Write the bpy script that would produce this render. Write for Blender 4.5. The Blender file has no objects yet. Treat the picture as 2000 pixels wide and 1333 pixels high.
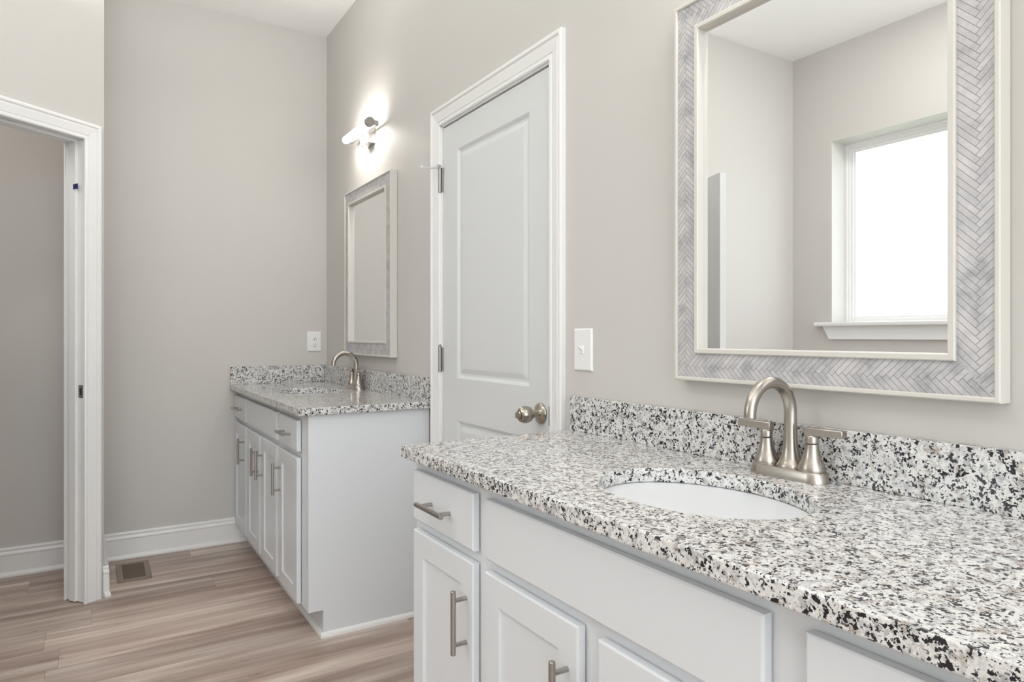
import bpy, bmesh, math
from mathutils import Vector, Matrix

# ------------------------------------------------------------------ camera, world, light, exposure
S = bpy.context.scene
COL = S.collection
cam_d = bpy.data.cameras.new('camera')
cam = bpy.data.objects.new('camera', cam_d); COL.objects.link(cam)
cam.location = (-1.222, -4.120, 1.181)
cam.rotation_euler = (math.radians(90), 0, math.radians(-31.888))
cam_d.sensor_width = 36.0
cam_d.lens = 1316.9 / 2000 * 36
cam_d.shift_y = -10.7 / 2000
cam_d.clip_start = 0.02
S.camera = cam

S.view_settings.view_transform = 'Standard'
S.view_settings.look = 'None'
S.view_settings.gamma = 1
S.view_settings.use_curve_mapping = False
S.view_settings.exposure = -0.07

W = bpy.data.worlds.new('world'); S.world = W; W.use_nodes = True
W.node_tree.nodes['Background'].inputs[0].default_value = (0.92, 0.96, 1.0, 1)
W.node_tree.nodes['Background'].inputs[1].default_value = 3.3

def area(name, loc, rot, sx, sy, power, col=(1, 1, 1)):
    l = bpy.data.lights.new(name, 'AREA'); l.shape = 'RECTANGLE'; l.size = sx; l.size_y = sy
    l.energy = power; l.color = col
    o = bpy.data.objects.new(name, l); o.location = loc; o.rotation_euler = rot; COL.objects.link(o)
    return o
# fill lights added out of view to even out the room's brightness
area('fill_light_behind_camera', (-1.7, -5.2, 2.96), (0, 0, 0), 1.6, 1.6, 8, (1.0, 0.98, 0.95))  # added soft fill overhead, no known fixture
area('ceiling_fill_uplight', (-1.55, -3.35, 2.05), (math.radians(188), 0, 0), 0.7, 0.7, 22, (1.0, 0.99, 0.98))  # added uplight, brightens the room by way of the ceiling
area('fill_uplight_mid_room', (-.95, -1.30, 2.60), (math.radians(180), 0, 0), 0.7, 0.7, 8, (1.0, 0.99, 0.98))  # second added uplight, lifts the far ceiling and walls
area('toilet_room_fill_light', (-2.2, -.55, 2.98), (0, 0, 0), 0.4, 0.4, 8, (1.0, 0.96, 0.92))  # added fill so the toilet room comes out less dark
# recessed ceiling light near the window, just above what the mirror shows
area('ceiling_light_near_window', (-2.05, -2.35, 3.0), (0, 0, 0), 0.3, 0.3, 9, (1.0, 0.985, 0.96))
LAMP = 42.0      # radiance of the vanity light tubes
PANE = 0.5      # glow of the frosted pane on top of what shines through it

# ------------------------------------------------------------------ materials
def mat(name, col, rough=0.5, metal=0.0, coat=0.0, spec=None):
    m = bpy.data.materials.new(name); m.use_nodes = True
    b = m.node_tree.nodes['Principled BSDF']
    b.inputs['Base Color'].default_value = (*col, 1)
    b.inputs['Roughness'].default_value = rough
    b.inputs['Metallic'].default_value = metal
    b.inputs['Coat Weight'].default_value = coat
    if spec is not None: b.inputs['Specular IOR Level'].default_value = spec
    return m

class NT:
    def __init__(s, m): s.t = m.node_tree; s.b = s.t.nodes['Principled BSDF']
    def n(s, kind, **kw):
        x = s.t.nodes.new(kind)
        for k, v in kw.items():
            if k[0] == '_': x.inputs[int(k[1:])].default_value = v
            else: setattr(x, k, v)
        return x
    def l(s, a, b): s.t.links.new(a, b)
    def m(s, op, a, b=None, c=None):
        x = s.t.nodes.new('ShaderNodeMath'); x.operation = op
        for i, v in enumerate((a, b, c)):
            if v is None: continue
            if isinstance(v, (int, float)): x.inputs[i].default_value = v
            else: s.l(v, x.inputs[i])
        return x.outputs[0]
    def mix(s, f, a, b, mode='MIX'):
        x = s.t.nodes.new('ShaderNodeMix'); x.data_type = 'RGBA'; x.blend_type = mode
        for sock, v in ((x.inputs[0], f), (x.inputs[6], a), (x.inputs[7], b)):
            if isinstance(v, (int, float)): sock.default_value = v
            elif isinstance(v, tuple): sock.default_value = (*v, 1)
            else: s.l(v, sock)
        return x.outputs[2]
    def noise(s, vec, scale, detail=2, rough=0.5):
        x = s.n('ShaderNodeTexNoise'); s.l(vec, x.inputs['Vector'])
        x.inputs['Scale'].default_value = scale; x.inputs['Detail'].default_value = detail
        x.inputs['Roughness'].default_value = rough
        return x
    def ramp(s, f, stops, interp='LINEAR'):
        x = s.n('ShaderNodeValToRGB'); s.l(f, x.inputs[0]); r = x.color_ramp; r.interpolation = interp
        while len(r.elements) < len(stops): r.elements.new(0.5)
        for e, (p, c) in zip(r.elements, stops):
            e.position = p; e.color = (*c, 1) if isinstance(c, tuple) else (c, c, c, 1)
        return x.outputs[0]
    def bump(s, h, strength, dist):
        x = s.n('ShaderNodeBump'); x.inputs['Strength'].default_value = strength
        x.inputs['Distance'].default_value = dist; s.l(h, x.inputs['Height'])
        s.l(x.outputs[0], s.b.inputs['Normal'])
    def pos(s, scale=(1, 1, 1)):
        g = s.n('ShaderNodeNewGeometry'); mp = s.n('ShaderNodeMapping'); s.l(g.outputs['Position'], mp.inputs[0])
        mp.inputs['Scale'].default_value = scale
        return mp.outputs[0]

M_wall = mat('greige_wall_paint', (0.63, 0.610, 0.580), 0.55, spec=0.3)
t = NT(M_wall); t.bump(t.noise(t.pos(), 260, 2).outputs[0], 0.06, 0.002)
M_ceil = mat('ceiling_paint', (0.93, 0.93, 0.92), 0.8, spec=0.2)
M_trim = mat('semi_gloss_trim_paint', (0.87, 0.87, 0.86), 0.28)
M_door = mat('door_paint', (0.72, 0.735, 0.74), 0.33)
t = NT(M_door); t.bump(t.noise(t.pos((60, 60, 4)), 6, 3).outputs[0], 0.04, 0.002)
M_cab = mat('cabinet_paint', (0.745, 0.77, 0.795), 0.32)
M_plate = mat('white_plastic', (0.88, 0.88, 0.87), 0.25)
M_dark = mat('dark_slot', (0.03, 0.03, 0.03), 0.6)
M_ceramic = mat('white_vitreous_china', (0.90, 0.895, 0.88), 0.04, spec=0.7, coat=1.0)
M_rubber = mat('white_rubber', (0.75, 0.75, 0.73), 0.6)
M_tape = mat('blue_masking_tape', (0.012, 0.016, 0.13), 0.6)
M_gray = mat('satin_gray_metal', (0.42, 0.40, 0.39), 0.35, 1.0)
M_lip = mat('cream_frame_paint', (0.68, 0.655, 0.605), 0.4)
M_mirror = mat('silvered_glass', (0.92, 0.925, 0.925), 0.0, 1.0)
M_chrome = mat('polished_chrome', (0.75, 0.75, 0.75), 0.12, 1.0)
M_bracket = mat('brushed_lamp_bracket', (0.55, 0.54, 0.53), 0.30, 1.0)

M_nickel = mat('brushed_nickel', (0.47, 0.43, 0.385), 0.27, 1.0)
M_pull = mat('brushed_steel_pull', (0.42, 0.395, 0.37), 0.28, 1.0)
M_knob = mat('satin_nickel_knob', (0.42, 0.385, 0.33), 0.2, 1.0)

# granite: white ground, grey and taupe clouds, irregular black crystals
M_granite = mat('speckled_granite', (0.8, 0.8, 0.8), 0.09, coat=0.0)
t = NT(M_granite); P = t.pos()
def warp(P, scale, amt):
    n = t.noise(P, scale, 3, 0.6)
    v = t.n('ShaderNodeVectorMath', operation='MULTIPLY_ADD')
    t.l(n.outputs['Color'], v.inputs[0]); v.inputs[1].default_value = (amt,)*3; t.l(P, v.inputs[2])
    return v.outputs[0]
Q = warp(P, 120, 0.014)
Q2 = warp(P, 300, 0.005)
def vor(vec, scale):
    v = t.n('ShaderNodeTexVoronoi'); t.l(vec, v.inputs['Vector']); v.inputs['Scale'].default_value = scale
    s_ = t.n('ShaderNodeSeparateColor'); t.l(v.outputs['Color'], s_.inputs[0])
    return v, s_
v1, c1 = vor(Q, 235)
v2, c2 = vor(Q, 120)
v3, c3 = vor(Q2, 420)
clump = t.noise(P, 62, 3, 0.65).outputs[0]
cloud = t.noise(P, 75, 4, 0.6)
base = t.ramp(c3.outputs[0], [(0.0, (0.62, 0.61, 0.60)), (0.3, (0.76, 0.755, 0.735)), (0.7, (0.83, 0.825, 0.805)), (1.0, (0.72, 0.715, 0.71))])
col = t.mix(t.ramp(cloud.outputs[0], [(0.50, 0.0), (0.66, 0.85)]), base, (0.47, 0.465, 0.475))
tn = t.noise(P, 48, 4, 0.6).outputs[0]
col = t.mix(t.ramp(tn, [(0.55, 0.0), (0.66, 0.85)]), col, (0.37, 0.315, 0.265))
gsel = t.m('GREATER_THAN', c2.outputs[1], 0.93)
col = t.mix(t.m('MULTIPLY', gsel, 0.6), col, (0.33, 0.325, 0.33))
bsel = t.m('GREATER_THAN', t.m('MULTIPLY_ADD', clump, 1.7, c1.outputs[0]), 1.65)
col = t.mix(bsel, col, (0.018, 0.018, 0.024))
bs2 = t.m('GREATER_THAN', c3.outputs[1], 0.945)
col = t.mix(t.m('MULTIPLY', bs2, 0.8), col, (0.05, 0.05, 0.06))
t.l(col, t.b.inputs['Base Color'])

# vinyl plank floor, planks run across the room (world x)
M_floor = mat('vinyl_plank', (0.5, 0.4, 0.35), 0.34, spec=0.4)
t = NT(M_floor)
PW, PL = 0.181, 1.22
g = t.n('ShaderNodeNewGeometry'); sp = t.n('ShaderNodeSeparateXYZ'); t.l(g.outputs['Position'], sp.inputs[0])
X, Y = sp.outputs[0], sp.outputs[1]
row = t.m('FLOOR', t.m('DIVIDE', t.m('ADD', Y, 20.06), PW))
wn = t.n('ShaderNodeTexWhiteNoise', noise_dimensions='1D'); t.l(row, wn.inputs['W'])
xs = t.m('ADD', t.m('DIVIDE', t.m('ADD', X, 20), PL), t.m('MULTIPLY', wn.outputs[0], 7.3))
colm = t.m('FLOOR', xs)
pid = t.m('ADD', t.m('MULTIPLY', row, 17.13), colm)
wp = t.n('ShaderNodeTexWhiteNoise', noise_dimensions='1D'); t.l(pid, wp.inputs['W'])
fy = t.m('FRACT', t.m('DIVIDE', t.m('ADD', Y, 20.06), PW)); fx = t.m('FRACT', xs)
cmb = t.n('ShaderNodeCombineXYZ')
t.l(t.m('MULTIPLY', X, 1.0), cmb.inputs[0]); t.l(t.m('MULTIPLY', Y, 13.0), cmb.inputs[1]); t.l(t.m('MULTIPLY', wp.outputs[0], 37.0), cmb.inputs[2])
streak = t.noise(cmb.outputs[0], 1.15, 4, 0.55).outputs[0]
cm2 = t.n('ShaderNodeCombineXYZ')
t.l(t.m('MULTIPLY', X, 3.5), cm2.inputs[0]); t.l(t.m('MULTIPLY', Y, 95.0), cm2.inputs[1]); t.l(t.m('MULTIPLY', wp.outputs[0], 11.0), cm2.inputs[2])
grain = t.noise(cm2.outputs[0], 1.6, 3, 0.6).outputs[0]
cm3 = t.n('ShaderNodeCombineXYZ')
t.l(t.m('MULTIPLY', X, 9.0), cm3.inputs[0]); t.l(t.m('MULTIPLY', Y, 42.0), cm3.inputs[1]); t.l(t.m('MULTIPLY', wp.outputs[0], 5.0), cm3.inputs[2])
knot = t.noise(cm3.outputs[0], 1.3, 2, 0.5).outputs[0]
c = t.ramp(streak, [(0.30, (0.29, 0.205, 0.165)), (0.44, (0.44, 0.335, 0.28)), (0.55, (0.56, 0.455, 0.39)), (0.66, (0.72, 0.62, 0.545))])
c = t.mix(t.m('MULTIPLY_ADD', grain, 0.42, -0.04), c, (0.36, 0.275, 0.23))
tone = t.ramp(wp.outputs[0], [(0, 0.84), (1, 1.12)])
c = t.mix(1.0, c, tone, 'MULTIPLY')
c = t.mix(t.ramp(knot, [(0.70, 0.0), (0.78, 0.55)]), c, (0.13, 0.09, 0.07))
seam = t.m('LESS_THAN', t.m('MINIMUM', t.m('MULTIPLY', t.m('MINIMUM', fy, t.m('SUBTRACT', 1.0, fy)), PW), t.m('MULTIPLY', t.m('MINIMUM', fx, t.m('SUBTRACT', 1.0, fx)), PL)), 0.0011)
c = t.mix(t.m('MULTIPLY', seam, 0.45), c, (0.14, 0.10, 0.08))
t.l(c, t.b.inputs['Base Color'])
t.bump(t.m('SUBTRACT', t.m('MULTIPLY', grain, 0.3), seam), 0.15, 0.001)

# marble herringbone mosaic; UV in metres: u along the frame member, v across it
M_mosaic = mat('marble_herringbone_mosaic', (0.7, 0.7, 0.7), 0.3)
t = NT(M_mosaic); wT = 0.0097
uvn = t.n('ShaderNodeUVMap', uv_map='UVMap'); su = t.n('ShaderNodeSeparateXYZ'); t.l(uvn.outputs[0], su.inputs[0])
U_, V_ = su.outputs[0], su.outputs[1]
pp = t.m('DIVIDE', t.m('ADD', U_, V_), 1.41421 * wT); qq = t.m('DIVIDE', t.m('SUBTRACT', U_, V_), 1.41421 * wT)
i_, j_ = t.m('FLOOR', pp), t.m('FLOOR', qq); fp, fq = t.m('FRACT', pp), t.m('FRACT', qq)
side = t.m('GREATER_THAN', i_, t.m('ADD', j_, 0.5))                      # 1: outer half
def edge(f): return t.m('MINIMUM', f, t.m('SUBTRACT', 1.0, f))
def sel(a, b): return t.m('ADD', t.m('MULTIPLY', side, a), t.m('MULTIPLY', t.m('SUBTRACT', 1.0, side), b))
eMain = sel(edge(fp), edge(fq))
near = sel(t.m('COMPARE', i_, t.m('ADD', j_, 1.0), 0.1), t.m('COMPARE', i_, j_, 0.1))
eEnd = t.m('ADD', t.m('SUBTRACT', 1.0, sel(fq, fp)), t.m('MULTIPLY', t.m('SUBTRACT', 1.0, near), 9.0))
groove = t.m('LESS_THAN', t.m('MINIMUM', eMain, eEnd), 0.055)
tid = sel(i_, t.m('ADD', j_, 1000.0))
wn = t.n('ShaderNodeTexWhiteNoise', noise_dimensions='1D'); t.l(tid, wn.inputs['W'])
vein = t.noise(warp(t.pos(), 30, 0.03), 26, 5, 0.65).outputs[0]
mc = t.ramp(vein, [(0.30, (0.38, 0.375, 0.395)), (0.45, (0.53, 0.52, 0.535)), (0.62, (0.63, 0.61, 0.615))])
mc = t.mix(1.0, mc, t.ramp(wn.outputs[0], [(0, 0.90), (1, 1.04)]), 'MULTIPLY')
mc = t.mix(t.m('MULTIPLY', groove, 0.85), mc, (0.20, 0.175, 0.165))
t.l(mc, t.b.inputs['Base Color'])
t.bump(t.m('SUBTRACT', 1.0, groove), 0.35, 0.001)

# lamp tube and frosted window pane
M_tube = bpy.data.materials.new('lit_frosted_tube'); M_tube.use_nodes = True
b = M_tube.node_tree.nodes['Principled BSDF']
b.inputs['Base Color'].default_value = (0.9, 0.9, 0.9, 1)
b.inputs['Emission Color'].default_value = (1.0, 0.955, 0.90, 1); b.inputs['Emission Strength'].default_value = LAMP
M_pane = bpy.data.materials.new('frosted_glass'); M_pane.use_nodes = True
b = M_pane.node_tree.nodes['Principled BSDF']
b.inputs['Base Color'].default_value = (0.93, 0.98, 0.97, 1); b.inputs['Roughness'].default_value = 0.45
b.inputs['Transmission Weight'].default_value = 1.0; b.inputs['IOR'].default_value = 1.3
b.inputs['Emission Color'].default_value = (0.93, 0.98, 1.0, 1); b.inputs['Emission Strength'].default_value = PANE
M_lawn = mat('lawn', (0.12, 0.22, 0.07), 0.9)
t = NT(M_lawn); t.l(t.ramp(t.noise(t.pos(), 3, 4).outputs[0], [(0.3, (0.10, 0.18, 0.06)), (0.7, (0.20, 0.30, 0.12))]), t.b.inputs['Base Color'])

# ------------------------------------------------------------------ mesh helpers
def new(): return bmesh.new()
def box(b, x0, x1, y0, y1, z0, z1):
    v = [b.verts.new((x, y, z)) for x in (x0, x1) for y in (y0, y1) for z in (z0, z1)]
    for f in ((0, 1, 3, 2), (4, 6, 7, 5), (0, 4, 5, 1), (2, 3, 7, 6), (0, 2, 6, 4), (1, 5, 7, 3)):
        b.faces.new([v[i] for i in f])
def prism(b, poly, vec):
    vec = Vector(vec); a = [b.verts.new(p) for p in poly]; c = [b.verts.new(Vector(p) + vec) for p in poly]
    n = len(a); b.faces.new(a); b.faces.new(c[::-1])
    for i in range(n): b.faces.new((a[i], a[(i+1) % n], c[(i+1) % n], c[i]))
def frame_of(d):
    d = Vector(d).normalized(); u = Vector((0, 0, 1)) if abs(d.z) < 0.9 else Vector((1, 0, 0))
    a = d.cross(u).normalized(); return a, d.cross(a).normalized()
def rings_close(b, rings, cap0=True, cap1=True):
    for r0, r1 in zip(rings, rings[1:]):
        n = len(r0)
        for i in range(n): b.faces.new((r0[i], r0[(i+1) % n], r1[(i+1) % n], r1[i]))
    if cap0: b.faces.new(rings[0][::-1])
    if cap1: b.faces.new(rings[-1])
def lathe(b, prof, c, axis=(0, 0, 1), seg=40, cap0=True, cap1=True, sx=1.0, sy=1.0):
    c = Vector(c); ax = Vector(axis).normalized()
    A, B_ = (Vector((1, 0, 0)), Vector((0, 1, 0))) if abs(ax.z) > 0.99 else frame_of(ax)
    rings = []
    for r, h in prof:
        rings.append([b.verts.new(c + ax*h + A*(r*sx*math.cos(k*2*math.pi/seg)) + B_*(r*sy*math.sin(k*2*math.pi/seg))) for k in range(seg)])
    rings_close(b, rings, cap0, cap1)
def cyl(b, p0, p1, r, seg=24, bev=0.0):
    p0, p1 = Vector(p0), Vector(p1); L = (p1-p0).length
    pr = [(r, 0), (r, L)] if not bev else [(r-bev, 0), (r, bev), (r, L-bev), (r-bev, L)]
    lathe(b, pr, p0, p1-p0, seg)
def tube(b, pts, radii, seg=24, side=(0, 1, 0)):
    side = Vector(side); rings = []
    for i, p in enumerate(pts):
        p = Vector(p); d = (Vector(pts[min(i+1, len(pts)-1)]) - Vector(pts[max(i-1, 0)])).normalized()
        n = d.cross(side).normalized(); s2 = n.cross(d).normalized()
        rings.append([b.verts.new(p + n*(radii[i]*math.cos(k*2*math.pi/seg)) + s2*(radii[i]*math.sin(k*2*math.pi/seg))) for k in range(seg)])
    rings_close(b, rings)
def obj(name, b, m, parent=None, smooth=False, bevel=0.0, label=None, bseg=2):
    bmesh.ops.remove_doubles(b, verts=b.verts, dist=1e-6)
    bmesh.ops.recalc_face_normals(b, faces=b.faces)
    me = bpy.data.meshes.new(name); b.to_mesh(me); b.free(); me.materials.append(m)
    o = bpy.data.objects.new(name, me); COL.objects.link(o)
    if parent: o.parent = parent
    if smooth:
        me.polygons.foreach_set('use_smooth', [True]*len(me.polygons))
        try: me.set_sharp_from_angle(angle=math.radians(38))
        except Exception: pass
    if bevel:
        md = o.modifiers.new('bevel', 'BEVEL'); md.width = bevel; md.segments = bseg; md.limit_method = 'ANGLE'; md.angle_limit = math.radians(40)
        md.harden_normals = False
    if label: o['label'] = label
    return o
def tag(o, label, cat, group=None):
    o['label'] = label; o['category'] = cat
    if group: o['group'] = group
    return o
def thing(name, label, cat, loc=(0, 0, 0), group=None):
    o = bpy.data.objects.new(name, None); o.empty_display_size = 0.05; COL.objects.link(o)
    if label: tag(o, label, cat, group)
    return o
def struct(o): o['kind'] = 'structure'; return o

# profile swept round a door/mirror outline. plane: origin O, U (unit, along), N (unit, out of wall)
def casing(b, O, U, N, u0, u1, h, prof, zb=0.0):
    O, U, N = Vector(O), Vector(U), Vector(N)
    L = []
    for a, d in prof:
        L.append([b.verts.new(O + U*u + N*d + Vector((0, 0, z))) for u, z in ((u0-a, zb), (u0-a, h+a), (u1+a, h+a), (u1+a, zb))])
    n = len(L)
    for i in range(n):
        A, B_ = L[i], L[(i+1) % n]
        for k in range(3): b.faces.new((A[k], A[k+1], B_[k+1], B_[k]))
    b.faces.new([l[0] for l in L]); b.faces.new([l[3] for l in L][::-1])
def loopframe(b, O, U, N, u0, u1, z0, z1, prof):
    O, U, N = Vector(O), Vector(U), Vector(N); L = []
    for a, d in prof:
        L.append([b.verts.new(O + U*u + N*d + Vector((0, 0, z))) for u, z in ((u0-a, z0-a), (u0-a, z1+a), (u1+a, z1+a), (u1+a, z0-a))])
    n = len(L)
    for i in range(n):
        A, B_ = L[i], L[(i+1) % n]
        for k in range(4): b.faces.new((A[k], A[(k+1) % 4], B_[(k+1) % 4], B_[k]))
# straight moulding from P to Q on the wall, N out of wall, profile (out, up)
def run(b, P_, Q_, N, prof):
    P_, Q_, N = Vector(P_), Vector(Q_), Vector(N)
    prism(b, [P_ + N*o + Vector((0, 0, z)) for o, z in prof], Q_-P_)
# slab with concentric face rings; (inset, depth)
def slab(b, O, U, V, N, w, h, rings, back):
    O, U, V, N = map(Vector, (O, U, V, N)); R = []
    for ins, d in [(0, back)] + rings:
        R.append([b.verts.new(O + U*u + V*v + N*d) for u, v in ((ins, ins), (w-ins, ins), (w-ins, h-ins), (ins, h-ins))])
    rings_close(b, R)

CAS = [(0, 0), (0, .009), (.004, .012), (.012, .012), (.0145, .0085), (.018, .008), (.020, .011), (.050, .0165), (.056, .0125), (.059, .0125), (.062, .0185), (.070, .019), (.075, .016), (.075, 0)]
BB = [(0, 0), (.026, 0), (.026, .008), (.020, .019), (.014, .022), (.013, .100), (.016, .108), (.013, .118), (.010, .121), (.012, .132), (.008, .140), (0, .140)]

# ------------------------------------------------------------------ the room
H = 3.0155
XL = -2.8; YF = -6.4
TH = 0.115
b = new(); box(b, XL-TH, TH+.3, YF, TH, -0.06, 0); struct(obj('floor', b, M_floor))
b = new(); box(b, XL-TH, TH+.3, YF, TH, H, H+.08); struct(obj('ceiling', b, M_ceil))
# right wall with the closet door opening
DY0, DY1, DH = -1.602, -2.385, 2.047
b = new()
box(b, 0, TH, DY0, TH, 0, H); box(b, 0, TH, YF, DY1, 0, H); box(b, 0, TH, DY1, DY0, DH, H)
box(b, TH, TH+.02, DY1-.1, DY0+.1, 0, DH+.1)
struct(obj('wall_right', b, M_wall))
b = new(); box(b, XL-TH, 0, 0, TH, 0, H); struct(obj('wall_back', b, M_wall))
# left wall with window opening
WY0, WY1, WZ0, WZ1 = -1.56, -2.53, 1.262, 2.412
b = new()
TL = .19
box(b, XL-TL, XL, WY0, 0, 0, H); box(b, XL-TL, XL, YF, WY1, 0, H)
box(b, XL-TL, XL, WY1, WY0, 0, WZ0-.02); box(b, XL-TL, XL, WY1, WY0, WZ1, H)
struct(obj('wall_left', b, M_wall))
b = new(); box(b, XL, -1.925, -1.28, -1.06, 0, H); struct(obj('wall_partition', b, M_wall))
# angled wall with the toilet-room doorway
ang = math.radians(37)
D = Vector((-math.cos(ang), -math.sin(ang), 0)); N = Vector((math.sin(ang), -math.cos(ang), 0))
A = Vector((-1.178, -0.548, 0))
OP0, OPW = 0.015 + 0.080, 0.716          # opening along D
def aw(b, s0, s1, z0, z1, n0=-TH, n1=0.0):
    p = [A + D*s0 + N*n0, A + D*s1 + N*n0, A + D*s1 + N*n1, A + D*s0 + N*n1]
    prism(b, [q + Vector((0, 0, z0)) for q in p], (0, 0, z1-z0))
b = new()
aw(b, 0, OP0-.018, 0, H); aw(b, OP0+OPW+.018, 1.216, 0, H); aw(b, OP0-.018, OP0+OPW+.018, DH+.018, H)
prism(b, [(-1.178, -.548, 0), (-1.178, 0, 0), (-1.178-TH, 0, 0), (-1.178-TH, -.50, 0), (A-N*TH+D*.0)[:]], (0, 0, H))
struct(obj('wall_angled', b, M_wall))

# baseboards
b = new(); run(b, (-1.178, 0, 0), (-.44, 0, 0), (0, -1, 0), BB); run(b, (XL, 0, 0), (-1.178-TH, 0, 0), (0, -1, 0), BB)
struct(obj('baseboard_back', b, M_trim))
b = new()
run(b, (-1.178, -.548-.012, 0), (-1.178, -.001, 0), (1, 0, 0), BB)
run(b, A + Vector((.012, 0, 0)), A + D*.0125, N, BB)
struct(obj('baseboard_angled', b, M_trim))
b = new(); run(b, (0, -1.515, 0), (0, -1.53, 0), (-1, 0, 0), BB); run(b, (0, -2.465, 0), (0, -2.51, 0), (-1, 0, 0), BB); run(b, (0, -4.08, 0), (0, YF, 0), (-1, 0, 0), BB)
struct(obj('baseboard_right', b, M_trim))
b = new(); run(b, (XL, -1.28, 0), (XL, YF, 0), (1, 0, 0), BB); struct(obj('baseboard_left', b, M_trim))
b = new(); run(b, (-1.925, -1.28, 0), (XL, -1.28, 0), (0, -1, 0), BB); struct(obj('baseboard_partition', b, M_trim))

# ------------------------------------------------------------------ closet door (door_1)
d1 = struct(thing('door_1', 'closed white two-panel closet door between the two vanities', 'door'))
del d1['category']
b = new(); casing(b, (0, 0, 0), (0, -1, 0), (-1, 0, 0), 1.607, 2.390, 2.043, CAS)
obj('door_casing', b, M_trim, d1)
b = new()
box(b, -.002, TH, DY0-.011, DY0, 0, DH); box(b, -.002, TH, DY1, DY1+.006, 0, DH); box(b, -.002, TH, DY1, DY0, DH-.010, DH)
box(b, .045, .057, DY0-.036, DY0, 0, DH-.01); box(b, .045, .057, DY1, DY1+.03, 0, DH-.01); box(b, .045, .057, DY1, DY0, DH-.05, DH-.01)
obj('door_jamb', b, M_trim, d1)
# leaf, front face at x=.004
ly0, ly1, lz0, lz1 = -1.616, -2.377, .012, 2.032
PNL = [(0, 0), (.004, -.002), (.012, -.008), (.020, -.009), (.038, -.003), (.044, -.0025)]
def leaf(b, O, U, V, N, w, h, panels, thick):
    O, U, V, N = map(Vector, (O, U, V, N))
    def P3(u, v, d=0): return b.verts.new(O + U*u + V*v + N*d)
    def q(u0, u1, v0, v1): b.faces.new((P3(u0, v0), P3(u1, v0), P3(u1, v1), P3(u0, v1)))
    pu0, pu1 = panels[0][0], panels[0][1]
    q(0, pu0, 0, h); q(pu1, w, 0, h)
    vs = [0] + [z for p in panels for z in (p[2], p[3])] + [h]
    for k in range(0, len(vs), 2): q(pu0, pu1, vs[k], vs[k+1])
    for (u0, u1, v0, v1) in panels:
        R = [[P3(u, v, d) for u, v in ((u0+i, v0+i), (u1-i, v0+i), (u1-i, v1-i), (u0+i, v1-i))] for i, d in PNL]
        rings_close(b, R, cap0=False)
    c = [(0, 0), (w, 0), (w, h), (0, h)]
    F = [P3(u, v) for u, v in c]; K = [P3(u, v, -thick) for u, v in c]
    for k in range(4): b.faces.new((F[k], F[(k+1) % 4], K[(k+1) % 4], K[k]))
    b.faces.new(K)
b = new()
leaf(b, (.004, ly0, lz0), (0, -1, 0), (0, 0, 1), (-1, 0, 0), ly0-ly1, lz1-lz0,
     [(.122, .642, .20, .832), (.122, .642, 1.000, 1.910)], .035)
obj('door_leaf', b, M_door, d1)
def hinge(parent, z, stop=False):
    b = new(); y = -1.6085
    cyl(b, (-.009, y, z-.052), (-.009, y, z+.052), .0065, 14, .001)
    box(b, -.004, .003, y-.012, y+.010, z-.048, z+.048)
    for k in range(-2, 3): lathe(b, [(.0072, 0), (.0072, .0022)], (-.009, y, z + k*.0205 - .001), seg=14)
    lathe(b, [(.0045, 0), (.0062, .004), (.003, .010)], (-.009, y, z+.052), seg=14)
    h = obj('hinge', b, M_gray, parent, True)
    if stop:
        b = new()
        box(b, -.018, -.004, y-.008, y+.012, z+.048, z+.060)
        tube(b, [(-.012, y+.006, z+.054), (-.042, y+.012, z+.046), (-.078, y+.016, z+.047)], [.0042, .0042, .0042], 12, (0, 0, 1))
        cyl(b, (-.010, y-.014, z+.054), (-.030, y-.020, z+.054), .004, 12)
        s_ = obj('hinge_pin_stop', b, M_chrome, h, True)
        b = new(); cyl(b, (-.078, y+.016, z+.047), (-.088, y+.0175, z+.047), .007, 14, .002)
        obj('bumper', b, M_rubber, h, True)
hinge(d1, 1.822, True); hinge(d1, 1.084); hinge(d1, .25)
# knob
ky, kz = -2.326, .930
b = new()
lathe(b, [(.0345, 0), (.0345, .003), (.031, .008), (.020, .014), (.0135, .018), (.0115, .026), (.0115, .034), (.016, .038), (.024, .045), (.0275, .056), (.0275, .066), (.0235, .077), (.0165, .083), (.0150, .081)],
      (.004, ky, kz), (-1, 0, 0), 40)
kn = obj('door_knob', b, M_knob, d1, True)
b = new(); cyl(b, (-.070, ky, kz), (-.084, ky, kz), .0135, 24, .002); box(b, -.092, -.083, ky-.0025, ky+.0025, kz-.009, kz+.009)
obj('lock_button', b, M_knob, kn, True)
b = new(); slab(b, (.0005, -2.3925, .898), (0, -1, 0), (0, 0, 1), (-1, 0, 0), .004, .062, [(0, .012), (.0003, .0125)], 0)
obj('strike_plate_lip', b, M_dark, d1)

# ------------------------------------------------------------------ toilet-room door (door_2)
d2 = struct(thing('door_2', 'white doorway of the toilet room at the left', 'door')); del d2['category']
b = new(); casing(b, A, D, N, OP0+.003, OP0+OPW-.003, 2.045, CAS); 
casing(b, A - N*TH, D, -N, OP0+.003, OP0+OPW-.003, 2.045, CAS)
obj('door_casing', b, M_trim, d2)
b = new()
aw(b, OP0-.018, OP0, .004, DH, -TH, 0); aw(b, OP0+OPW, OP0+OPW+.018, .004, DH, -TH, 0); aw(b, OP0-.018, OP0+OPW+.018, DH, DH+.018, -TH, 0)
aw(b, OP0, OP0+.011, .006, DH-.011, -.080, -.040); aw(b, OP0+OPW-.011, OP0+OPW, .006, DH-.011, -.080, -.040); aw(b, OP0, OP0+OPW, DH-.011, DH, -.080, -.040)
jm = obj('door_jamb', b, M_trim, d2, bevel=.0015)
b = new(); aw(b, OP0, OP0+.0014, .905, .962, -.034, -.006); sp_ = obj('strike_plate', b, M_gray, d2)
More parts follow.
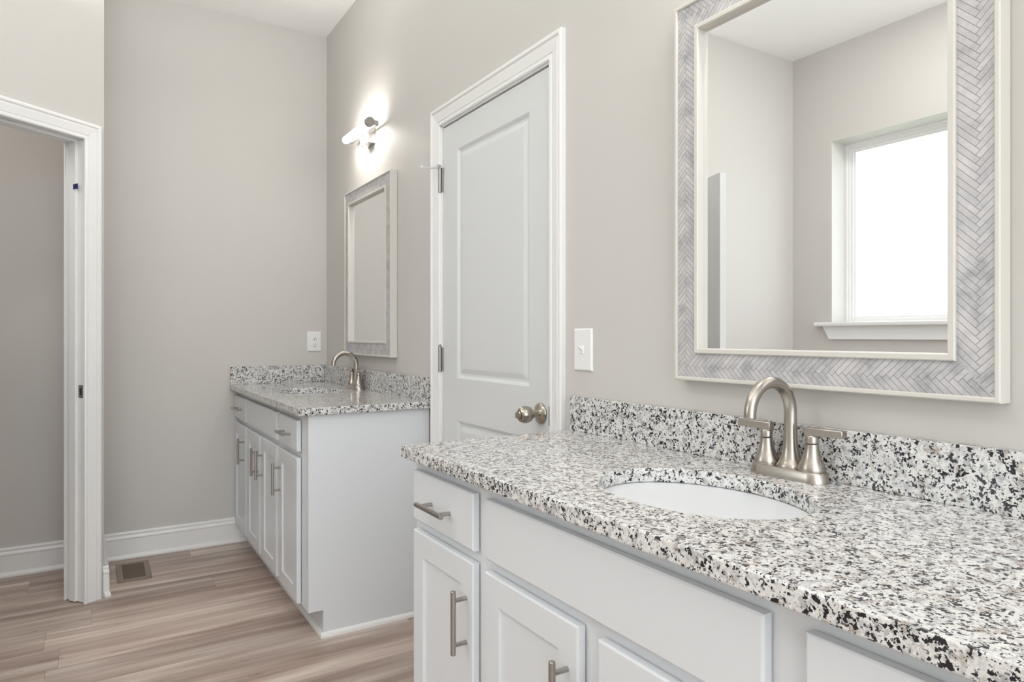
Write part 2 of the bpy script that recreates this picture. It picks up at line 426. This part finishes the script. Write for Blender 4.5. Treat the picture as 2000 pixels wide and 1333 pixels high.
b = new(); aw(b, OP0+.0015, OP0+.0018, .918, .949, -.026, -.012); obj('latch_hole', b, M_dark, sp_)
# open leaf
hp = A + D*(OP0+OPW-.004) + N*.012
ld = (Vector((-1.62, -1.635, 0)) - hp); ld.z = 0; ld.normalize(); ln = Vector((-ld.y, ld.x, 0))
if ln.x < 0: ln = -ln
b = new(); hp2 = hp + Vector((0, 0, .012))
leaf(b, hp2, ld, (0, 0, 1), ln, .700, 2.02, [(.115, .585, .20, .832), (.115, .585, 1.0, 1.905)], .035)
obj('door_leaf', b, M_door, d2)
# blue tape on the jamb
b = new()
p0 = A + D*(OP0+.0115) + N*(-.052); q0 = A + D*(OP0+.0115) + N*(-.024)
zt = 1.838
pl = [p0 + Vector((0, 0, zt-.011)), q0 + Vector((0, 0, zt-.011)), q0 + Vector((0, 0, zt+.012)) + N*.002, q0 + N*.004 + Vector((0, 0, zt+.013)), p0 + Vector((0, 0, zt+.010)), p0 + N*.002 + Vector((0, 0, zt+.001))]
prism(b, [p[:] for p in pl], D*.0012)
tag(obj('tape_piece', b, M_tape), 'small torn piece of dark blue tape on the white jamb of the left doorway', 'tape')

# ------------------------------------------------------------------ window_1
w1 = struct(thing('window_1', 'frosted bathroom window seen in the nearer mirror', 'window')); del w1['category']
b = new(); loopframe(b, (XL-.075, 0, 0), (0, -1, 0), (1, 0, 0), -WY0+.060, -WY1-.060, 1.302, 2.355,
    [(0, -.103), (0, -.088), (.010, -.088), (.014, -.080), (.030, -.080), (.032, -.072), (.044, -.072), (.046, -.066), (.060, -.066), (.060, -.110), (0.0, -.110)])
obj('window_frame', b, M_trim, w1)
b = new(); box(b, XL-.179, XL-.173, WY1+.058, WY0-.058, 1.300, 2.357); obj('window_pane', b, M_pane, w1)
b = new(); prism(b, [(x_, y_, 1.240) for x_, y_ in ((XL-.188, WY0-.0005), (XL, WY0-.0005), (XL, WY0+.10), (XL+.045, WY0+.10), (XL+.045, WY1-.10), (XL, WY1-.10), (XL, WY1+.0005), (XL-.188, WY1+.0005))], (0, 0, .025))
obj('window_sill', b, M_trim, w1, bevel=.006)
b = new()
prism(b, [(XL, WY0+.055, 1.240), (XL, WY0+.010, 1.158), (XL, WY1-.010, 1.158), (XL, WY1-.055, 1.240)], (.016, 0, 0))
obj('window_apron', b, M_trim, w1)
# ground outside
b = new(); box(b, -22, XL-TL-.02, -14, 12, -.5, -.4); struct(obj('lawn_ground', b, M_lawn))

# ------------------------------------------------------------------ cabinets
XF = -.513; XD = -.532; CB = .8722; CT = .9015; CD = -.5556
def pull(name, parent, p, vertical, L=.138, cc=.096, out=.032):
    p = Vector(p); ax = Vector((0, 0, 1)) if vertical else Vector((0, -1, 0))
    c = p + Vector((-out, 0, 0)); b = new()
    cyl(b, c-ax*L/2, c+ax*L/2, .006, 20, .0008)
    for s_ in (-1, 1): cyl(b, p+ax*s_*cc/2, c+ax*s_*cc/2, .0048, 16)
    return obj(name, b, M_pull, parent, True)
SH = [(0, -.003), (.003, 0), (.057, 0), (.0585, -.0065)]
FL = [(0, -.003), (.0035, 0)]
def vanity(label, y0, y1, cols, zrow=(.112, .692, .718, .842)):
    """y0 far end, y1 near end; cols = [(far,near)] of left, sink, right"""
    t_ = thing('vanity_cabinet', label, 'cabinet')
    b = new()
    pr_ = [(XF, y1, .105), (-.455, y1, .105), (-.455, y1, 0), (-.004, y1, 0), (-.004, y1, CB-.0004), (XF, y1, CB-.0004)]
    prism(b, pr_, (0, y0-y1, 0))
    obj('cabinet_body', b, M_cab, t_, bevel=.001, bseg=1)
    b = new()
    sh = [(0, 0), (.012, 0), (.011, .010), (.007, .016), (0, .019)]
    run(b, (-.455-.012, y1, 0), (-.004, y1, 0), (0, -1, 0), sh)
    run(b, (-.455, y1, 0), (-.455, y0, 0), (-1, 0, 0), sh)
    obj('shoe_moulding', b, M_trim, t_)
    if y1 > -2:
        b = new(); box(b, -.030, -.004, y1-.004, y1, .02, CB-.001); obj('scribe_strip', b, M_cab, t_)
    for k, (a, c_) in enumerate(cols):
        z0, z1, z2, z3 = zrow
        b = new(); slab(b, (XD, a, z2), (0, -1, 0), (0, 0, 1), (-1, 0, 0), a-c_, z3-z2, FL, -.0162)
        dr = obj('drawer_front' if k != 1 else 'false_drawer_front', b, M_cab, t_, bevel=0)
        if k != 1: pull('handle', dr, (XD, (a+c_)/2, .5*(z2+z3)-.004), False)
        spans = [(a, c_)] if k != 1 else [(a, (a+c_)/2+.026), ((a+c_)/2-.026, c_)]
        for m_, (p, q) in enumerate(spans):
            b = new(); slab(b, (XD, p, z0), (0, -1, 0), (0, 0, 1), (-1, 0, 0), p-q, z1-z0, SH, -.0162)
            do = obj('cabinet_door', b, M_cab, t_)
            right = (k == 0) or (k == 1 and m_ == 0)
            pull('handle', do, (XD, (q+.029) if right else (p-.029), .562), True)
    return t_
vanity('white vanity cabinet against the back wall, past the closet door', -.001, -1.490, [(-.008, -.325), (-.370, -1.035), (-1.083, -1.390)])
vanity('white vanity cabinet in the foreground, under the mirror that reflects the window', -2.517, -3.995, [(-2.538, -2.852), (-2.903, -3.587), (-3.643, -3.957)])

def countertop(label, y0, y1, sc, back_end=False):
    """y0 far end, y1 near end; sc = sink centre"""
    SX, SY = .158, .210; n = 72
    x0, x1 = CD, -.001
    b = new()
    angs = [2*math.pi*k/n for k in range(n)]
    cx, cy = sc
    inner = [(cx+SX*math.cos(a), cy+SY*math.sin(a)) for a in angs]
    corners = [(x, y) for x in (x0, x1) for y in (y0, y1)]
    outer = []
    for a in angs:
        dx, dy = SX*math.cos(a), SY*math.sin(a)
        ts = []
        if dx > 1e-9: ts.append((x1-cx)/dx)
        if dx < -1e-9: ts.append((x0-cx)/dx)
        if dy > 1e-9: ts.append((y0-cy)/dy)
        if dy < -1e-9: ts.append((y1-cy)/dy)
        t_ = min(ts); outer.append([cx+dx*t_, cy+dy*t_])
    for c_ in corners:
        k = min(range(n), key=lambda i: (outer[i][0]-c_[0])**2+(outer[i][1]-c_[1])**2); outer[k] = list(c_)
    R = []
    for pts, z in ((outer, CB), (outer, CT), (inner, CT), (inner, CB)):
        R.append([b.verts.new((p[0], p[1], z)) for p in pts])
    for i in range(4):
        r0, r1 = R[i], R[(i+1) % 4]
        for k in range(n): b.faces.new((r0[k], r0[(k+1) % n], r1[(k+1) % n], r1[k]))
    o = obj('granite_countertop', b, M_granite, None, bevel=.003)
    tag(o, label, 'countertop')
    b = new(); box(b, -.021, -.001, y1, (y0 if not back_end else -.001), CT, CT+.101)
    obj('backsplash', b, M_granite, o, bevel=.0015)
    if back_end:
        b = new(); box(b, CD, -.022, -.021, -.001, CT, CT+.101); obj('backsplash', b, M_granite, o, bevel=.0015)
    # undermount bowl
    b = new()
    k_ = [(1.10, -.0005), (1.06, -.0005), (1.035, -.001), (1.02, -.003), (1.002, -.016), (.974, -.034), (.940, -.052), (.885, -.072), (.80, -.092), (.68, -.112), (.58, -.124), (.48, -.138), (.22, -.145), (.12, -.148)]
    lathe(b, [(r, z) for r, z in k_] + [(.12, -.156), (.25, -.155), (.62, -.130), (.78, -.104), (.93, -.080), (1.0, -.052), (1.04, -.030), (1.06, -.012), (1.10, -.012)],
          (cx, cy, CB), seg=72, cap0=False, cap1=False, sx=SX, sy=SY)
    # close rim
    bmesh.ops.holes_fill(b, edges=[])
    s_ = obj('sink', b, M_ceramic, None, True)
    b = new(); lathe(b, [(.030, .002), (.026, .006), (.018, .003), (.016, -.01), (.030, -.01)], (cx, cy, CB-.150), seg=32)
    obj('drain', b, M_nickel, s_, True)
    return o, s_
o, s_ = countertop('speckled granite countertop on the farther vanity in the back corner', -.001, -1.512, (-.288, -.700), True)
tag(s_, 'white oval undermount sink in the farther countertop', 'sink', )
o, s_ = countertop('speckled granite countertop on the nearer vanity in the foreground', -2.513, -4.010, (-.288, -3.262))
tag(s_, 'white oval undermount sink in the nearer countertop, a window glinting in it', 'sink')

# ------------------------------------------------------------------ faucets
def faucet(label, y):
    f = thing('faucet', label, 'faucet'); x = -.055; z = CT
    b = new()
    def stad(hw, r, zz, n=14):
        pts = []
        for s_, base_a in ((-1, math.pi), (1, 0)):
            for k in range(n+1):
                a = base_a + math.pi*k/n
                pts.append((x + r*math.cos(a), y + s_*(hw) + (r*math.sin(a)), zz))
        return pts
    rr = [(.0545, .0285, z), (.0545, .0285, z+.002), (.0535, .0265, z+.016), (.0530, .0245, z+.0205), (.0525, .0215, z+.0215)]
    R = [[b.verts.new(p) for p in stad(h_, r_, z_)] for h_, r_, z_ in rr]
    rings_close(b, R)
    obj('base_plate', b, M_nickel, f, True)
    # spout
    b = new(); pts = []; rad = []
    for h_, r_ in ((.020, .0265), (.024, .0265), (.030, .0225), (.042, .0178), (.058, .0148), (.076, .0132), (.095, .0126), (.115, .0122)):
        pts.append((x+.006, y, z+h_)); rad.append(r_)
    Rr = .0605; cx = x+.006-Rr; cz = z+.128
    for k in range(0, 25):
        a = math.pi*k/24
        pts.append((cx + Rr*math.cos(a), y, cz + Rr*math.sin(a))); rad.append(.0122 - .0008*k/24)
    pts.append((cx-Rr, y, cz-.004)); rad.append(.0114)
    pts.append((cx-Rr-.0002, y, cz-.005)); rad.append(.0095)
    tube(b, pts, rad, 32)
    obj('spout', b, M_nickel, f, True)
    for s_ in (1, -1):
        hy = y + s_*.0508
        b = new()
        lathe(b, [(.0245, .020), (.0250, .024), (.0235, .031), (.0190, .041), (.0152, .052), (.0130, .063), (.0122, .072)], (x, hy, z), seg=36)
        h = obj('handle_base', b, M_nickel, f, True)
        b = new()
        lathe(b, [(.0118, .0728), (.0118, .085), (.0108, .089)], (x, hy, z), seg=32)
        # blade lever: flat, slightly rising to its square end
        ya, yb = hy - s_*.0125, hy + s_*.066
        lw = .0085
        poly = [(x-lw, ya, z+.1045), (x+lw, ya, z+.1045), (x+lw, ya, z+.086), (x-lw, ya, z+.086)]
        mid = [(x-lw, hy+s_*.010, z+.1045), (x+lw, hy+s_*.010, z+.1045), (x+lw, hy+s_*.0125, z+.0885), (x-lw, hy+s_*.0125, z+.0885)]
        end = [(x-lw, yb, z+.1045), (x+lw, yb, z+.1045), (x+lw, yb, z+.0905), (x-lw, yb, z+.0905)]
        rings_close(b, [[b.verts.new(p) for p in q] for q in (poly, mid, end)])
        obj('lever', b, M_nickel, h, True, bevel=.002)
    return f
faucet('brushed nickel faucet on the farther countertop in the back corner', -.690)
faucet('brushed nickel two-handle faucet on the nearer countertop', -3.278)

# ------------------------------------------------------------------ framed mirrors
def mirror(label, y0, y1, z0, z1):
    m = thing('framed_mirror', label, 'mirror')
    O, U, Nn = (0, 0, 0), (0, -1, 0), (-1, 0, 0)
    ew, tw, iw = .009, .055, .012; tot = ew+tw+iw
    gu0, gu1, gz0, gz1 = -y0+tot, -y1-tot, z0+tot, z1-tot
    b = new(); loopframe(b, O, U, Nn, gu0, gu1, gz0, gz1, [(iw+tw, .006), (iw+tw, .034), (iw+tw+.002, .036), (tot-.002, .036), (tot, .034), (tot, .002), (tot-.004, .001), (iw+tw, .001)])
    obj('outer_frame', b, M_lip, m)
    b = new(); loopframe(b, O, U, Nn, gu0, gu1, gz0, gz1, [(0, .018), (0, .035), (.002, .038), (iw-.002, .038), (iw, .036), (iw, .018)])
    obj('inner_frame', b, M_lip, m)
    # mosaic, four mitred members with metric UVs
    b = new(); uv = b.loops.layers.uv.new('UVMap')
    i0, i1, j0, j1 = gu0-iw, gu1+iw, gz0-iw, gz1+iw           # inner rectangle
    e0, e1, f0, f1 = i0-tw, i1+tw, j0-tw, j1+tw
    hv = tw/2
    mem = [ # (four corners (u,z), function to uv) flow clockwise seen from the room
        ([(e0, f0), (e0, f1), (i0, j1), (i0, j0)], lambda u, z: (z, (i0+e0)/2-u)),
        ([(e0, f1), (e1, f1), (i1, j1), (i0, j1)], lambda u, z: (u, z-(f1+j1)/2)),
        ([(e1, f1), (e1, f0), (i1, j0), (i1, j1)], lambda u, z: (-z, u-(i1+e1)/2)),
        ([(e1, f0), (e0, f0), (i0, j0), (i1, j0)], lambda u, z: (-u, (f0+j0)/2-z))]
    for pts, fn in mem:
        vs = [b.verts.new((-.031, -u, z)) for u, z in pts]
        fc = b.faces.new(vs)
        for lp, (u, z) in zip(fc.loops, pts): lp[uv].uv = fn(u, z)
        bk = [b.verts.new((-.018, -u, z)) for u, z in pts]
        for k in range(4):
            f2 = b.faces.new((vs[k], bk[k], bk[(k+1) % 4], vs[(k+1) % 4]))
        b.faces.new(bk[::-1])
    me = bpy.data.meshes.new('mosaic_border'); b.to_mesh(me); b.free(); me.materials.append(M_mosaic)
    o = bpy.data.objects.new('mosaic_border', me); COL.objects.link(o); o.parent = m
    b = new(); box(b, -.020, -.016, -gu1-.004, -gu0+.004, gz0-.004, gz1+.004); obj('mirror_glass', b, M_mirror, m)
    b = new(); box(b, -.016, -.003, -gu1-.05, -gu0+.05, gz0-.05, gz1+.05); obj('backing_board', b, M_dark, m)
    return m
mirror('herringbone-framed mirror above the farther vanity, beside the lit tube lamp', -.449, -1.134, 1.0775, 1.9645)
mirror('herringbone-framed mirror above the nearer vanity, reflecting the window', -2.950, -3.636, 1.0755, 1.9655)

# ------------------------------------------------------------------ vanity lights
def vanity_light(label, yc):
    f = thing('vanity_light', label, 'wall lamp')
    z = 2.220; x = -.078; h = .175
    b = new(); box(b, -.040, -.001, yc-.056, yc+.056, z-.060, z+.045); obj('back_plate', b, M_bracket, f, bevel=.002)
    b = new(); box(b, -.049, -.034, yc-h-.018, yc+h+.018, z-.010, z+.012)
    box(b, -.072, -.036, yc-(h+.010)-.007, yc-(h+.010)+.007, z-.010, z+.012)
    obj('rail', b, M_bracket, f, bevel=.001)
    b = new(); lathe(b, [(.0195, 0), (.0195, 2*h-.004), (.018, 2*h+.004), (.012, 2*h+.010), (.004, 2*h+.012)], (x, yc-h, z), (0, 1, 0), 28); obj('glass_tube', b, M_tube, f, True)
    b = new(); cyl(b, (x, yc-h+.004, z), (x, yc-h-.022, z), .0235, 32, .0015); obj('end_cap', b, M_gray, f, True)
    return f
vanity_light('lit tube vanity light above the farther mirror, bracket and end cap silver', -.785)
vanity_light('tube vanity light above the nearer mirror, just past the top of the view', -3.293)

# ------------------------------------------------------------------ plates
b = new(); slab(b, (0, -2.5135, 1.078), (0, -1, 0), (0, 0, 1), (-1, 0, 0), .0846, .1235, [(0, .002), (.003, .0065), (.006, .007)], .0005)
sw = obj('light_switch', b, M_plate); tag(sw, 'white toggle light switch plate between the closet door and nearer mirror', 'light switch')
yc, zc = -2.5558, 1.140
b = new(); box(b, -.0090, -.0065, yc-.0055, yc+.0055, zc-.012, zc+.012)
prism(b, [(-.008, yc-.004, zc-.003), (-.008, yc-.004, zc+.007), (-.020, yc-.004, zc+.011), (-.021, yc-.004, zc+.006)], (0, .008, 0))
obj('toggle', b, M_plate, sw, bevel=.0008)
for dz in (-.03, .03):
    b = new(); cyl(b, (-.0065, yc, zc+dz), (-.0082, yc, zc+dz), .0032, 14, .0004); obj('screw', b, M_plate, sw)
b = new(); slab(b, (-.1190, 0, 1.0845), (1, 0, 0), (0, 0, 1), (0, -1, 0), .0838, .1205, [(0, .002), (.003, .0065), (.006, .007)], .0005)
ol = obj('wall_outlet', b, M_plate); tag(ol, 'white duplex electrical outlet on the back wall above the backsplash', 'outlet')
xc, zc = -.0771, 1.1447
for s_ in (-1, 1):
    zz = zc + s_*.0205
    b = new(); lathe(b, [(.0165, 0), (.0165, .0018), (.0155, .0024)], (xc, -.0068, zz), (0, -1, 0), 28, sx=.86, sy=1.0)
    rc = obj('receptacle', b, M_plate, ol, True)
    b = new()
    box(b, xc-.0078, xc-.0056, -.0096, -.0088, zz-.0005, zz+.0085); box(b, xc+.0056, xc+.0078, -.0096, -.0088, zz+.0005, zz+.0080)
    cyl(b, (xc, -.0088, zz-.0075), (xc, -.0096, zz-.0075), .0030, 12)
    obj('slots', b, M_dark, rc)
b = new(); cyl(b, (xc, -.0065, zc), (xc, -.008, zc), .003, 12); obj('screw', b, M_plate, ol)

# ------------------------------------------------------------------ floor vent
M_vent = mat('taupe_vent_metal', (0.27, 0.21, 0.175), 0.5)
M_ventd = mat('dark_vent_inside', (0.05, 0.035, 0.028), 0.7)
fv = thing('floor_vent', 'taupe metal floor register by the back wall baseboard', 'vent')
vx0, vx1, vy0, vy1 = -1.122, -.974, -.402, -.112
b = new()
box(b, vx0, vx0+.024, vy0, vy1, .0003, .006); box(b, vx1-.024, vx1, vy0, vy1, .0003, .006)
box(b, vx0+.024, vx1-.024, vy0, vy0+.024, .0003, .006); box(b, vx0+.024, vx1-.024, vy1-.024, vy1, .0003, .006)
obj('vent_frame', b, M_vent, fv, bevel=.002)
b = new(); box(b, vx0+.023, vx1-.023, vy0+.023, vy1-.023, .0002, .0010); obj('vent_well', b, M_ventd, fv)
b = new(); n = 13
for k in range(n):
    yy = vy0+.030 + (vy1-vy0-.060)*k/(n-1)
    prism(b, [(vx0+.0235, yy-.0035, .0012), (vx0+.0235, yy-.0022, .0012), (vx0+.0235, yy+.0042, .0048), (vx0+.0235, yy+.0029, .0048)], (vx1-vx0-.047, 0, 0))
obj('louvres', b, mat('brown_louvre_metal', (0.13, 0.095, 0.075), 0.5), fv)
